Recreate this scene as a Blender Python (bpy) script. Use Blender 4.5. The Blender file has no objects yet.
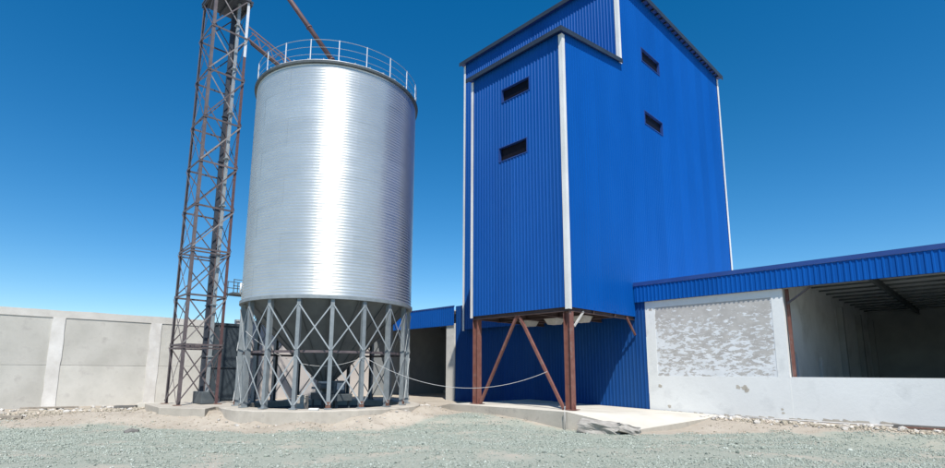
import bpy, math, random
import numpy as np
from mathutils import Vector, Matrix, noise as mnoise

S = bpy.context.scene
COL = S.collection
random.seed(7)
rng = np.random.default_rng(11)
PI = math.pi

# ------------------------------------------------------------------ camera
F_PX, PITCH, ROLL, CY, YAW, CAM_H = 516.854, 9.38, 0.216, 52.526, -45.498, 1.6
a, t, r = math.radians(YAW), math.radians(PITCH), math.radians(ROLL)
right = Vector((math.cos(a), -math.sin(a), 0))
fwd_h = Vector((math.sin(a), math.cos(a), 0))
fwd = fwd_h * math.cos(t) + Vector((0, 0, math.sin(t)))
up = -fwd_h * math.sin(t) + Vector((0, 0, math.cos(t)))
r2 = right * math.cos(r) + up * math.sin(r)
u2 = up * math.cos(r) - right * math.sin(r)
cam = bpy.data.cameras.new('camera')
cam.sensor_fit = 'HORIZONTAL'
cam.sensor_width = 36.0
cam.lens = F_PX / 945 * 36
cam.shift_y = CY / 945
cam.clip_start = 0.1
cam.clip_end = 9000
cam_ob = bpy.data.objects.new('camera', cam)
M = Matrix((r2, u2, -fwd)).transposed().to_4x4()
M.translation = Vector((0, 0, CAM_H))
cam_ob.matrix_world = M
COL.objects.link(cam_ob)
S.camera = cam_ob

# ------------------------------------------------------------------ sky, sun, exposure
SUN_DIR = Vector((-1.0, 0.76, -1.95)).normalized()          # direction the light travels
elev = math.asin(-SUN_DIR.z)
azim = math.atan2(-SUN_DIR.x, -SUN_DIR.y)
w = bpy.data.worlds.new('World')
S.world = w
w.use_nodes = True
nt = w.node_tree
bg = nt.nodes['Background']
sky = nt.nodes.new('ShaderNodeTexSky')
sky.sky_type = 'NISHITA'
sky.sun_disc = False
sky.sun_elevation = elev
sky.sun_rotation = azim
sky.altitude = 900
sky.air_density = 1.0
sky.dust_density = 0.25
sky.ozone_density = 2.2
hs = nt.nodes.new('ShaderNodeHueSaturation')
hs.inputs['Saturation'].default_value = 1.42
hs.inputs['Hue'].default_value = 0.496
nt.links.new(sky.outputs[0], hs.inputs['Color'])
nt.links.new(hs.outputs[0], bg.inputs[0])
bg.inputs[1].default_value = 0.122
sun = bpy.data.lights.new('sun', 'SUN')
sun.energy = 5.0
sun.angle = math.radians(0.5)
sun.color = (1.0, 0.96, 0.9)
sun_ob = bpy.data.objects.new('sun', sun)
sun_ob.rotation_euler = SUN_DIR.to_track_quat('-Z', 'Y').to_euler()
sun_ob.location = (30, -10, 60)
COL.objects.link(sun_ob)
S.view_settings.view_transform = 'Standard'
S.view_settings.look = 'None'
S.view_settings.exposure = 0.25
S.view_settings.gamma = 1.0

# ------------------------------------------------------------------ materials
def base_mat(name):
    m = bpy.data.materials.new(name)
    m.use_nodes = True
    n = m.node_tree.nodes
    return m, m.node_tree, n['Principled BSDF']

def N(nt, kind, **kw):
    n = nt.nodes.new(kind)
    for k, v in kw.items():
        setattr(n, k, v)
    return n

def ramp(nt, src, p0, p1, c0=(0, 0, 0, 1), c1=(1, 1, 1, 1)):
    n = N(nt, 'ShaderNodeValToRGB')
    n.color_ramp.elements[0].position = p0
    n.color_ramp.elements[1].position = p1
    n.color_ramp.elements[0].color = c0
    n.color_ramp.elements[1].color = c1
    nt.links.new(src, n.inputs[0])
    return n.outputs[0]

def noise(nt, vec, scale, detail=4, rough=0.55, sc=None):
    n = N(nt, 'ShaderNodeTexNoise')
    n.inputs['Scale'].default_value = scale
    n.inputs['Detail'].default_value = detail
    n.inputs['Roughness'].default_value = rough
    if sc:
        mp = N(nt, 'ShaderNodeMapping')
        mp.inputs['Scale'].default_value = sc
        nt.links.new(vec, mp.inputs['Vector'])
        vec = mp.outputs[0]
    nt.links.new(vec, n.inputs['Vector'])
    return n.outputs['Fac']

def mix(nt, fac, ca, cb, blend='MIX'):
    n = N(nt, 'ShaderNodeMix', data_type='RGBA', blend_type=blend)
    for sock, v in ((n.inputs[0], fac), (n.inputs[6], ca), (n.inputs[7], cb)):
        if hasattr(v, 'is_output'):
            nt.links.new(v, sock)
        elif isinstance(v, (int, float)):
            sock.default_value = v
        else:
            sock.default_value = (*v, 1) if len(v) == 3 else v
    return n.outputs[2]

def pos(nt):
    return N(nt, 'ShaderNodeNewGeometry').outputs['Position']

def bump(nt, b, h, strength, dist):
    n = N(nt, 'ShaderNodeBump')
    n.inputs['Strength'].default_value = strength
    n.inputs['Distance'].default_value = dist
    nt.links.new(h, n.inputs['Height'])
    nt.links.new(n.outputs[0], b.inputs['Normal'])

def simple(name, c, c2=None, rough=0.6, metal=0.0, scale=2.0, bs=0.0, bscale=30.0, spec=0.5, vary=0.0, lo=0.35, hi=0.65, sc=None, dirt=None, dirt_scale=1.0, dirt_lo=0.55, dirt_hi=0.75):
    m, nt, b = base_mat(name)
    P = pos(nt)
    col = c
    if c2 is not None:
        col = mix(nt, ramp(nt, noise(nt, P, scale, 6, 0.6, sc), lo, hi), c, c2)
    if dirt is not None:
        col = mix(nt, ramp(nt, noise(nt, P, dirt_scale, 8, 0.65), dirt_lo, dirt_hi), col, dirt)
    if vary:
        oi = N(nt, 'ShaderNodeObjectInfo')
        mr = N(nt, 'ShaderNodeMapRange')
        mr.inputs[3].default_value = 1 - vary
        mr.inputs[4].default_value = 1 + vary
        nt.links.new(oi.outputs['Random'], mr.inputs[0])
        h = N(nt, 'ShaderNodeHueSaturation')
        nt.links.new(mr.outputs[0], h.inputs['Value'])
        if hasattr(col, 'is_output'):
            nt.links.new(col, h.inputs['Color'])
        else:
            h.inputs['Color'].default_value = (*col, 1)
        col = h.outputs[0]
    if hasattr(col, 'is_output'):
        nt.links.new(col, b.inputs['Base Color'])
    else:
        b.inputs['Base Color'].default_value = (*col, 1)
    b.inputs['Roughness'].default_value = rough
    b.inputs['Metallic'].default_value = metal
    b.inputs['Specular IOR Level'].default_value = spec
    if bs:
        bump(nt, b, noise(nt, P, bscale, 6, 0.65), bs, 0.02)
    return m

MT = {}
# galvanised silo sheets
def galv_shell():
    m, nt, b = base_mat('galvanised sheet')
    P = pos(nt)
    n1 = noise(nt, P, 0.9, 5, 0.6, (1, 1, 2.5))
    n2 = noise(nt, P, 14, 4, 0.6)
    col = mix(nt, ramp(nt, n1, 0.35, 0.7), (0.70, 0.70, 0.68), (0.80, 0.80, 0.775))
    col = mix(nt, ramp(nt, n2, 0.4, 0.7), col, (0.72, 0.72, 0.70))
    nt.links.new(col, b.inputs['Base Color'])
    b.inputs['Metallic'].default_value = 0.78
    rr = N(nt, 'ShaderNodeMapRange')
    rr.inputs[3].default_value = 0.40
    rr.inputs[4].default_value = 0.46
    nt.links.new(n1, rr.inputs[0])
    nt.links.new(rr.outputs[0], b.inputs['Roughness'])
    oi = N(nt, 'ShaderNodeObjectInfo')
    mv = N(nt, 'ShaderNodeMapRange'); nt.links.new(oi.outputs['Random'], mv.inputs[0]); mv.inputs[3].default_value = 0.96; mv.inputs[4].default_value = 1.04
    hv = N(nt, 'ShaderNodeHueSaturation'); nt.links.new(mv.outputs[0], hv.inputs['Value']); nt.links.new(col, hv.inputs['Color'])
    nt.links.new(hv.outputs[0], b.inputs['Base Color'])
    bump(nt, b, noise(nt, P, 1.6, 3, 0.5), 0.10, 0.05)
    tg = N(nt, 'ShaderNodeCombineXYZ'); tg.inputs[2].default_value = 1.0      # rolling direction spreads the sheen up and down
    nt.links.new(tg.outputs[0], b.inputs['Tangent'])
    b.inputs['Anisotropic'].default_value = 0.80
    return m
MT['shell'] = galv_shell()
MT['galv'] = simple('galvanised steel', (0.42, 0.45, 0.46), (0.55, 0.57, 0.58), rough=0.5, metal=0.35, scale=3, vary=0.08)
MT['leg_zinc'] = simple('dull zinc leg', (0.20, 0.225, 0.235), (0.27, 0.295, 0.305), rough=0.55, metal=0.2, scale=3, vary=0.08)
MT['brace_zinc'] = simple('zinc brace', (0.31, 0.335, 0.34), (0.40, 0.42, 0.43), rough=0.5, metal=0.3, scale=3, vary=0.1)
MT['casing_dark'] = simple('dark casing paint', (0.03, 0.036, 0.05), (0.05, 0.058, 0.075), rough=0.6, scale=2)
MT['tower_red'] = simple('dark red oxide', (0.088, 0.045, 0.046), (0.125, 0.066, 0.066), rough=0.65, scale=4)
MT['pit'] = simple('shade darkened floor', (0.035, 0.038, 0.038), (0.06, 0.062, 0.06), rough=0.95, scale=2)  # near-black colour paints in the shade under the hopper
MT['galv_dark'] = simple('weathered zinc', (0.20, 0.22, 0.235), (0.27, 0.29, 0.30), rough=0.6, metal=0.2, scale=2.5)
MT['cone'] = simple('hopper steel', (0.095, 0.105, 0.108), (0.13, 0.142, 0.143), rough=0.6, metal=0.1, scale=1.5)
MT['rust'] = simple('rusty base steel', (0.13, 0.06, 0.042), (0.20, 0.105, 0.075), rough=0.85, scale=8)
MT['primer'] = simple('red brown primer', (0.15, 0.058, 0.045), (0.20, 0.085, 0.065), rough=0.65, scale=4, vary=0.1, dirt=(0.22, 0.15, 0.13), dirt_scale=3)
MT['tower_steel'] = simple('dull brown tower steel', (0.085, 0.068, 0.072), (0.14, 0.112, 0.113), rough=0.6, scale=3.5, vary=0.15)
MT['tower_sunlit'] = simple('sunlit tower steel', (0.30, 0.28, 0.27), (0.20, 0.16, 0.15), rough=0.55, scale=4, vary=0.12)  # pale copy of the tower steel, sunlight painted onto some braces
MT['white_steel'] = simple('white painted steel', (0.72, 0.73, 0.74), (0.60, 0.61, 0.62), rough=0.45, scale=3)
MT['dark_steel'] = simple('dark machine steel', (0.06, 0.075, 0.085), (0.10, 0.115, 0.12), rough=0.6, scale=3)
def sheet_mat(name, c, c2, rough, spec, sc=(1, 1, 0.4)):
    m = simple(name, c, c2, rough=rough, spec=spec, scale=0.6, sc=sc)
    nt = m.node_tree; b = nt.nodes['Principled BSDF']
    src = b.inputs['Base Color'].links[0].from_socket
    sp_ = N(nt, 'ShaderNodeSeparateXYZ'); nt.links.new(pos(nt), sp_.inputs[0])
    ad = N(nt, 'ShaderNodeMath', operation='ADD'); nt.links.new(sp_.outputs[0], ad.inputs[0]); nt.links.new(sp_.outputs[1], ad.inputs[1])
    dv = N(nt, 'ShaderNodeMath', operation='DIVIDE'); nt.links.new(ad.outputs[0], dv.inputs[0]); dv.inputs[1].default_value = 1.02
    fl = N(nt, 'ShaderNodeMath', operation='FLOOR'); nt.links.new(dv.outputs[0], fl.inputs[0])
    wn = N(nt, 'ShaderNodeTexWhiteNoise', noise_dimensions='1D'); nt.links.new(fl.outputs[0], wn.inputs['W'])
    mr = N(nt, 'ShaderNodeMapRange'); nt.links.new(wn.outputs['Value'], mr.inputs[0]); mr.inputs[3].default_value = 0.94; mr.inputs[4].default_value = 1.06
    h = N(nt, 'ShaderNodeHueSaturation'); nt.links.new(mr.outputs[0], h.inputs['Value']); nt.links.new(src, h.inputs['Color'])
    nt.links.new(h.outputs[0], b.inputs['Base Color'])
    return m
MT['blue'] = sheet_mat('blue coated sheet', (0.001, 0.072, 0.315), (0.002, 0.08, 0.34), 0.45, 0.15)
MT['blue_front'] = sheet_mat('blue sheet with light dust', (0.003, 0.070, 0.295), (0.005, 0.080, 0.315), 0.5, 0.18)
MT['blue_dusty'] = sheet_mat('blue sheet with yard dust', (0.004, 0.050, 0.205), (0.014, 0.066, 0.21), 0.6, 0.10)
MT['blue_dark'] = simple('blue roof flashing', (0.012, 0.045, 0.20), (0.016, 0.06, 0.24), rough=0.5, scale=1.2)
MT['slate'] = simple('slate grey gutter', (0.018, 0.026, 0.042), (0.026, 0.038, 0.055), rough=0.5, scale=1.2)
MT['trim'] = simple('white corner flashing', (0.74, 0.73, 0.70), (0.62, 0.61, 0.58), rough=0.5, scale=1.5, sc=(1, 1, 0.4))
MT['soffit'] = simple('brown soffit sheet', (0.07, 0.045, 0.045), (0.10, 0.065, 0.06), rough=0.8, scale=2)
MT['concrete'] = simple('grey concrete', (0.37, 0.335, 0.28), (0.47, 0.43, 0.365), rough=0.9, scale=1.3, bs=0.35, bscale=18, dirt=(0.27, 0.245, 0.215), dirt_scale=2.6, dirt_lo=0.56, dirt_hi=0.78)
MT['slab_top'] = simple('pale screed concrete', (0.50, 0.465, 0.395), (0.58, 0.545, 0.47), rough=0.9, scale=0.9, bs=0.2, bscale=25)
MT['panel'] = simple('precast wall panel', (0.49, 0.47, 0.42), (0.60, 0.575, 0.52), rough=0.9, scale=0.9, bs=0.3, bscale=12, vary=0.09, dirt=(0.34, 0.315, 0.285), dirt_scale=1.8, dirt_lo=0.54, dirt_hi=0.85)
MT['mortar'] = simple('whitish mortar', (0.56, 0.53, 0.485), (0.72, 0.695, 0.655), rough=0.9, scale=1.1, bs=0.4, bscale=16, vary=0.06)
MT['coping'] = simple('pale cement coping', (0.55, 0.52, 0.47), (0.64, 0.61, 0.56), rough=0.9, scale=1.4, bs=0.3, bscale=14)
MT['cream'] = simple('cream render', (0.56, 0.51, 0.47), (0.62, 0.57, 0.53), rough=0.9, scale=0.8, bs=0.2, bscale=10)
MT['whitewash'] = simple('whitewashed render', (0.665, 0.67, 0.65), (0.725, 0.73, 0.71), rough=0.85, scale=0.7, bs=0.25, bscale=10, dirt=(0.57, 0.575, 0.56), dirt_scale=1.4, dirt_lo=0.52, dirt_hi=0.75)
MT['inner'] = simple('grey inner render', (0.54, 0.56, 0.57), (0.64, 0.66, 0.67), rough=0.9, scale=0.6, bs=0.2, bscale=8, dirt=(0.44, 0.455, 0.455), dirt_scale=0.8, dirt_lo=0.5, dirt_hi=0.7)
MT['inner_shade'] = simple('shade darkened render', (0.22, 0.235, 0.24), (0.30, 0.315, 0.32), rough=0.9, scale=0.6, bs=0.2, bscale=8)  # inner render in a darker colour, painting the shade inside the bays
MT['roof_sheet'] = simple('galvanised roof underside', (0.62, 0.64, 0.65), (0.72, 0.74, 0.75), rough=0.6, scale=0.8)
MT['gate'] = simple('slate painted sheet steel', (0.035, 0.05, 0.062), (0.05, 0.066, 0.078), rough=0.7, scale=1.2)
MT['wood'] = simple('weathered timber', (0.22, 0.19, 0.155), (0.33, 0.29, 0.24), rough=0.9, scale=6, vary=0.2, bs=0.3, bscale=20)
MT['outlet'] = simple('pale grey hopper sheet', (0.55, 0.53, 0.50), (0.45, 0.43, 0.40), rough=0.6, scale=4)
MT['plastic'] = simple('white plastic pipe', (0.74, 0.73, 0.70), rough=0.5)
MT['cable'] = simple('pale grey cable', (0.45, 0.445, 0.43), rough=0.6)
MT['rock'] = simple('broken rock', (0.42, 0.39, 0.35), (0.58, 0.55, 0.50), rough=0.95, scale=5, vary=0.22, bs=0.4, bscale=25)
MT['rock_dark'] = simple('dark stone', (0.13, 0.125, 0.115), (0.18, 0.17, 0.155), rough=0.95, scale=6, bs=0.4, bscale=25)
MT['sack'] = simple('woven grey sack', (0.30, 0.29, 0.26), (0.40, 0.38, 0.34), rough=0.9, scale=2, vary=0.25)

def plaster_mat():
    m, nt, b = base_mat('patchy plaster')
    P = pos(nt)
    sep = N(nt, 'ShaderNodeSeparateXYZ')
    nt.links.new(P, sep.inputs[0])
    n1 = noise(nt, P, 1.0, 7, 0.62, (3.6, 1.0, 9.0))
    n2 = noise(nt, P, 1.0, 3, 0.5, (0.45, 1.0, 0.8))
    grad = N(nt, 'ShaderNodeMapRange')
    grad.inputs[1].default_value = 1.5
    grad.inputs[2].default_value = 4.5
    grad.inputs[3].default_value = -0.05
    grad.inputs[4].default_value = 0.17
    nt.links.new(sep.outputs[2], grad.inputs[0])
    s1 = N(nt, 'ShaderNodeMath', operation='ADD')
    nt.links.new(n1, s1.inputs[0]); nt.links.new(grad.outputs[0], s1.inputs[1])
    k = N(nt, 'ShaderNodeMath', operation='MULTIPLY_ADD')
    nt.links.new(n2, k.inputs[0]); k.inputs[1].default_value = 0.36; k.inputs[2].default_value = -0.18
    s2 = N(nt, 'ShaderNodeMath', operation='ADD')
    nt.links.new(s1.outputs[0], s2.inputs[0]); nt.links.new(k.outputs[0], s2.inputs[1])
    fine = noise(nt, P, 1.0, 8, 0.7, (9.0, 1.0, 22.0))
    k2 = N(nt, 'ShaderNodeMath', operation='MULTIPLY_ADD')
    nt.links.new(fine, k2.inputs[0]); k2.inputs[1].default_value = 0.62; k2.inputs[2].default_value = -0.31
    s3 = N(nt, 'ShaderNodeMath', operation='ADD')
    nt.links.new(s2.outputs[0], s3.inputs[0]); nt.links.new(k2.outputs[0], s3.inputs[1])
    ex = N(nt, 'ShaderNodeMath', operation='ADD'); nt.links.new(sep.outputs[0], ex.inputs[0]); ex.inputs[1].default_value = 7.90
    ea = N(nt, 'ShaderNodeMath', operation='ABSOLUTE'); nt.links.new(ex.outputs[0], ea.inputs[0])
    er = N(nt, 'ShaderNodeMapRange'); nt.links.new(ea.outputs[0], er.inputs[0])
    er.inputs[1].default_value = 2.12; er.inputs[2].default_value = 2.3; er.inputs[3].default_value = 0.0; er.inputs[4].default_value = -0.22
    s4 = N(nt, 'ShaderNodeMath', operation='ADD')
    nt.links.new(s3.outputs[0], s4.inputs[0]); nt.links.new(er.outputs[0], s4.inputs[1])
    mask = ramp(nt, s4.outputs[0], 0.48, 0.52)
    grey = mix(nt, ramp(nt, noise(nt, P, 3, 5), 0.35, 0.65), (0.39, 0.37, 0.345), (0.47, 0.45, 0.42))
    white = mix(nt, ramp(nt, noise(nt, P, 2, 5), 0.35, 0.65), (0.62, 0.635, 0.64), (0.70, 0.715, 0.72))
    nt.links.new(mix(nt, mask, white, grey), b.inputs['Base Color'])
    b.inputs['Roughness'].default_value = 0.92
    inv = N(nt, 'ShaderNodeMath', operation='MULTIPLY_ADD')
    nt.links.new(mask, inv.inputs[0]); inv.inputs[1].default_value = -1.0; inv.inputs[2].default_value = 1.0
    bump(nt, b, inv.outputs[0], 0.5, 0.008)
    return m
MT['plaster'] = plaster_mat()

def gravel_mat(name='grey green gravel', tint=None):
    m, nt, b = base_mat(name)
    at = N(nt, 'ShaderNodeAttribute', attribute_name='tone', attribute_type='GEOMETRY')
    n = N(nt, 'ShaderNodeValToRGB')
    cr = n.color_ramp
    cr.elements[0].position = 0.0; cr.elements[0].color = (0.13, 0.155, 0.13, 1)
    cr.elements[1].position = 1.0; cr.elements[1].color = (0.50, 0.53, 0.47, 1)
    for p_, c_ in ((0.2, (0.262, 0.292, 0.248, 1)), (0.6, (0.325, 0.357, 0.30, 1)), (0.85, (0.39, 0.415, 0.355, 1))):
        e = cr.elements.new(p_); e.color = c_
    nt.links.new(at.outputs['Fac'], n.inputs[0])
    out = n.outputs[0]
    if tint:
        out = mix(nt, 1.0, out, tint, 'MULTIPLY')
    nt.links.new(out, b.inputs['Base Color'])
    b.inputs['Roughness'].default_value = 0.95
    return m
MT['gravel'] = gravel_mat()
MT['grit'] = gravel_mat('beige grit', (1.25, 1.0, 0.92))

def ground_mat():
    m, nt, b = base_mat('sandy yard soil')
    P = pos(nt)
    at = N(nt, 'ShaderNodeAttribute', attribute_name='gravelly', attribute_type='GEOMETRY')
    sand = mix(nt, ramp(nt, noise(nt, P, 0.55, 6, 0.6), 0.35, 0.65), (0.36, 0.315, 0.255), (0.455, 0.405, 0.335))
    sand = mix(nt, ramp(nt, noise(nt, P, 3.2, 8, 0.7), 0.52, 0.72), sand, (0.33, 0.275, 0.22))
    fines = mix(nt, ramp(nt, noise(nt, P, 24, 6, 0.7), 0.35, 0.65), (0.275, 0.295, 0.245), (0.36, 0.375, 0.315))
    fines = mix(nt, ramp(nt, noise(nt, P, 0.8, 5, 0.6), 0.50, 0.68), fines, (0.41, 0.375, 0.31))
    s = N(nt, 'ShaderNodeMath', operation='MULTIPLY_ADD')
    nt.links.new(noise(nt, P, 1.1, 6, 0.6), s.inputs[0]); s.inputs[1].default_value = 0.9; s.inputs[2].default_value = -0.45
    ad = N(nt, 'ShaderNodeMath', operation='ADD')
    nt.links.new(at.outputs['Fac'], ad.inputs[0]); nt.links.new(s.outputs[0], ad.inputs[1])
    nt.links.new(mix(nt, ramp(nt, ad.outputs[0], 0.4, 0.6), sand, fines), b.inputs['Base Color'])
    b.inputs['Roughness'].default_value = 1.0
    b.inputs['Specular IOR Level'].default_value = 0.1
    bump(nt, b, noise(nt, P, 22, 8, 0.75), 0.8, 0.03)
    return m
MT['ground'] = ground_mat()

# ------------------------------------------------------------------ mesh helpers
OFF = {}
class MB:
    def __init__(s):
        s.v = []; s.f = []
    def add(s, vs, fs):
        o = len(s.v)
        s.v += [tuple(x) for x in vs]
        s.f += [tuple(i + o for i in f) for f in fs]
        return s
    def box(s, x0, x1, y0, y1, z0, z1):
        return s.add([(x0, y0, z0), (x1, y0, z0), (x1, y1, z0), (x0, y1, z0), (x0, y0, z1), (x1, y0, z1), (x1, y1, z1), (x0, y1, z1)],
                     [(0, 3, 2, 1), (4, 5, 6, 7), (0, 1, 5, 4), (1, 2, 6, 5), (2, 3, 7, 6), (3, 0, 4, 7)])
    def extrude(s, prof, p, q, hint=(0, 0, 1)):
        """closed 2-D profile (side, up) swept from p to q"""
        p = Vector(p); q = Vector(q); d = (q - p).normalized()
        h = Vector(hint)
        if abs(d.dot(h)) > 0.98:
            h = Vector((1, 0, 0)) if abs(d.x) < 0.9 else Vector((0, 1, 0))
        sx = d.cross(h).normalized(); sy = sx.cross(d).normalized()
        n = len(prof)
        vs = [p + sx * x + sy * y for x, y in prof] + [q + sx * x + sy * y for x, y in prof]
        fs = [(i, (i + 1) % n, n + (i + 1) % n, n + i) for i in range(n)]
        fs += [tuple(range(n - 1, -1, -1)), tuple(range(n, 2 * n))]
        return s.add(vs, fs)
    def bar(s, p, q, w_, h_=None, hint=(0, 0, 1)):
        h_ = h_ or w_
        return s.extrude([(-w_ / 2, -h_ / 2), (w_ / 2, -h_ / 2), (w_ / 2, h_ / 2), (-w_ / 2, h_ / 2)], p, q, hint)
    def angle(s, p, q, w_, th=0.008, hint=(0, 0, 1)):
        return s.extrude([(0, 0), (w_, 0), (w_, th), (th, th), (th, w_), (0, w_)], p, q, hint)
    def chan(s, p, q, w_, d_, th=0.01, hint=(0, 0, 1)):
        return s.extrude([(-w_/2, 0), (w_/2, 0), (w_/2, d_), (w_/2-th, d_), (w_/2-th, th), (-w_/2+th, th), (-w_/2+th, d_), (-w_/2, d_)], p, q, hint)
    def ibeam(s, p, q, w_, h_, th=0.014, hint=(0, 0, 1)):
        a_, b_ = w_ / 2, h_ / 2
        return s.extrude([(-a_, -b_), (a_, -b_), (a_, -b_ + th), (th/2, -b_ + th), (th/2, b_ - th), (a_, b_ - th), (a_, b_), (-a_, b_), (-a_, b_ - th), (-th/2, b_ - th), (-th/2, -b_ + th), (-a_, -b_ + th)], p, q, hint)
    def tube(s, pts, rad, n=8):
        pts = [Vector(p_) for p_ in pts]
        rings = []
        for i, p_ in enumerate(pts):
            d = (pts[min(i + 1, len(pts) - 1)] - pts[max(i - 1, 0)]).normalized()
            h = Vector((0, 0, 1)) if abs(d.z) < 0.95 else Vector((1, 0, 0))
            sx = d.cross(h).normalized(); sy = sx.cross(d)
            rings.append([p_ + (sx * math.cos(2*PI*k/n) + sy * math.sin(2*PI*k/n)) * rad for k in range(n)])
        vs = [v for rg in rings for v in rg]
        fs = [(i*n+k, i*n+(k+1) % n, (i+1)*n+(k+1) % n, (i+1)*n+k) for i in range(len(pts)-1) for k in range(n)]
        fs += [tuple(range(n-1, -1, -1)), tuple(range((len(pts)-1)*n, len(pts)*n))]
        return s.add(vs, fs)
    def lathe(s, prof, n=64, c=(0, 0, 0), a0=0.0, a1=2*PI):
        full = abs(a1 - a0 - 2*PI) < 1e-6
        m = n if full else n + 1
        vs = []
        for rr, z in prof:
            for k in range(m):
                an = a0 + (a1 - a0) * k / n
                vs.append((c[0] + rr*math.cos(an), c[1] + rr*math.sin(an), c[2] + z))
        fs = []
        for i in range(len(prof) - 1):
            for k in range(n):
                k2 = (k + 1) % m
                fs.append((i*m+k, i*m+k2, (i+1)*m+k2, (i+1)*m+k))
        return s.add(vs, fs)
    def prism(s, poly, z0, z1):
        n = len(poly)
        tz = z1 if isinstance(z1, (list, tuple)) else [z1] * n
        vs = [(x, y, z0) for x, y in poly] + [(x, y, z) for (x, y), z in zip(poly, tz)]
        return s.add(vs, [tuple(range(n-1, -1, -1)), tuple(range(n, 2*n))] + [(i, (i+1) % n, n+(i+1) % n, n+i) for i in range(n)])
    def mesh(s, name, mat, off=(0, 0, 0), smooth=False, bevel=0):
        me = bpy.data.meshes.new(name)
        o = Vector(off)
        me.from_pydata([Vector(v) - o for v in s.v], [], s.f)
        me.materials.append(mat)
        if smooth:
            me.polygons.foreach_set('use_smooth', [True] * len(me.polygons))
        me.update()
        return me
    def build(s, name, mat, parent=None, smooth=False, bevel=0.0, label=None):
        off = OFF.get(parent.name, Vector((0, 0, 0))) if parent else Vector((0, 0, 0))
        o = bpy.data.objects.new(name, s.mesh(name, mat, off, smooth))
        COL.objects.link(o)
        if parent:
            o.parent = parent
            OFF[o.name] = off
        else:
            OFF[o.name] = Vector((0, 0, 0))
        if bevel:
            b = o.modifiers.new('bevel', 'BEVEL'); b.width = bevel; b.segments = 2; b.limit_method = 'ANGLE'
        if label:
            o['label'] = label
        return o

def tag(o, label=None, cat=None, group=None, kind=None):
    if label: o['label'] = label
    if cat: o['category'] = cat
    if group: o['group'] = group
    if kind: o['kind'] = kind
    return o

def thing(name, loc, label, cat, group=None):
    o = bpy.data.objects.new(name, None)
    o.empty_display_size = 0.3
    o.location = loc
    COL.objects.link(o)
    OFF[o.name] = Vector(loc)
    return tag(o, label, cat, group)

def single(mb, name, mat, loc, label, cat, group=None, smooth=False, bevel=0.0):
    """a thing that is one mesh, origin at loc (world vertices)"""
    o = bpy.data.objects.new(name, mb.mesh(name, mat, loc, smooth))
    o.location = loc
    COL.objects.link(o)
    if bevel:
        b = o.modifiers.new('bevel', 'BEVEL'); b.width = bevel; b.segments = 2; b.limit_method = 'ANGLE'
    return tag(o, label, cat, group)

def inst(me, name, parent, loc, rotz=0.0):
    o = bpy.data.objects.new(name, me)
    COL.objects.link(o)
    o.parent = parent
    o.location = loc
    o.rotation_euler.z = rotz
    return o

def corrugated(mb, p0, p1, zbot, ztop, holes=(), pitch=0.17, depth=0.021):
    """trapezoid rib sheet from p0 to p1 (plan), outward side is to the right of p0->p1; zbot/ztop are functions of distance; holes=(d0,d1,z0,z1)"""
    p0 = Vector((*p0, 0)); p1 = Vector((*p1, 0))
    L = (p1 - p0).length; d = (p1 - p0) / L; nrm = Vector((d.y, -d.x, 0))
    prof = []
    k = 0
    while k * pitch < L:
        for fx, o in ((0.0, 0), (0.52, 0), (0.64, 1), (0.88, 1)):
            x = (k + fx) * pitch
            if x < L:
                prof.append((x, o * depth))
        k += 1
    for h in holes:
        for e in h[:2]:
            prof.append((e, 0.0))
    prof.append((L, 0.0))
    prof = sorted(prof)
    for (xa, oa), (xb, ob) in zip(prof[:-1], prof[1:]):
        if xb - xa < 1e-5:
            continue
        mid = (xa + xb) / 2
        cuts = [h for h in holes if h[0] <= mid <= h[1]]
        za0, zb0, za1, zb1 = zbot(xa), zbot(xb), ztop(xa), ztop(xb)
        spans = []
        lo_a, lo_b = za0, zb0
        for h in sorted(cuts, key=lambda h_: h_[2]):
            spans.append((lo_a, lo_b, h[2], h[2])); lo_a = lo_b = h[3]
        spans.append((lo_a, lo_b, za1, zb1))
        A = p0 + d * xa + nrm * oa; B = p0 + d * xb + nrm * ob
        for a0_, b0_, a1_, b1_ in spans:
            mb.add([(A.x, A.y, a0_), (B.x, B.y, b0_), (B.x, B.y, b1_), (A.x, A.y, a1_)], [(0, 1, 2, 3)])
    return mb

def const(z):
    return lambda d: z

def ss(a_, b_, x):
    x = min(1, max(0, (x - a_) / (b_ - a_)))
    return x * x * (3 - 2 * x)

# ------------------------------------------------------------------ ground
def ground_z(x, y):
    s = -0.713 * x + 0.701 * y
    k = max(ss(18.0, 20.6, s), ss(17.6, 20.0, y), ss(23, 27, -x))
    far = ss(40, 80, math.hypot(x + 10, y - 10))
    z = -0.3 * (1 - k) * (1 - far)
    d = math.hypot(x + 20.39, y - 11.27)
    if 3.7 < d < 5.6:
        z += 0.24 * ss(5.6, 4.2, d) * ss(-0.45, 0.5, mnoise.noise(Vector((x*0.8, y*0.8, 21))))
    if -26 < x < -21 and 4.6 < y < 7: z += 0.08 * ss(4.6, 5.6, y) * ss(-0.4, 0.5, mnoise.noise(Vector((x, y, 31))))
    n = mnoise.fractal(Vector((x * 0.35, y * 0.35, 0)), 0.8, 2.0, 4) * 0.035 + mnoise.noise(Vector((x * 1.7, y * 1.7, 3))) * 0.012
    return z + n * (1 - far) - 0.03

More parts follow.
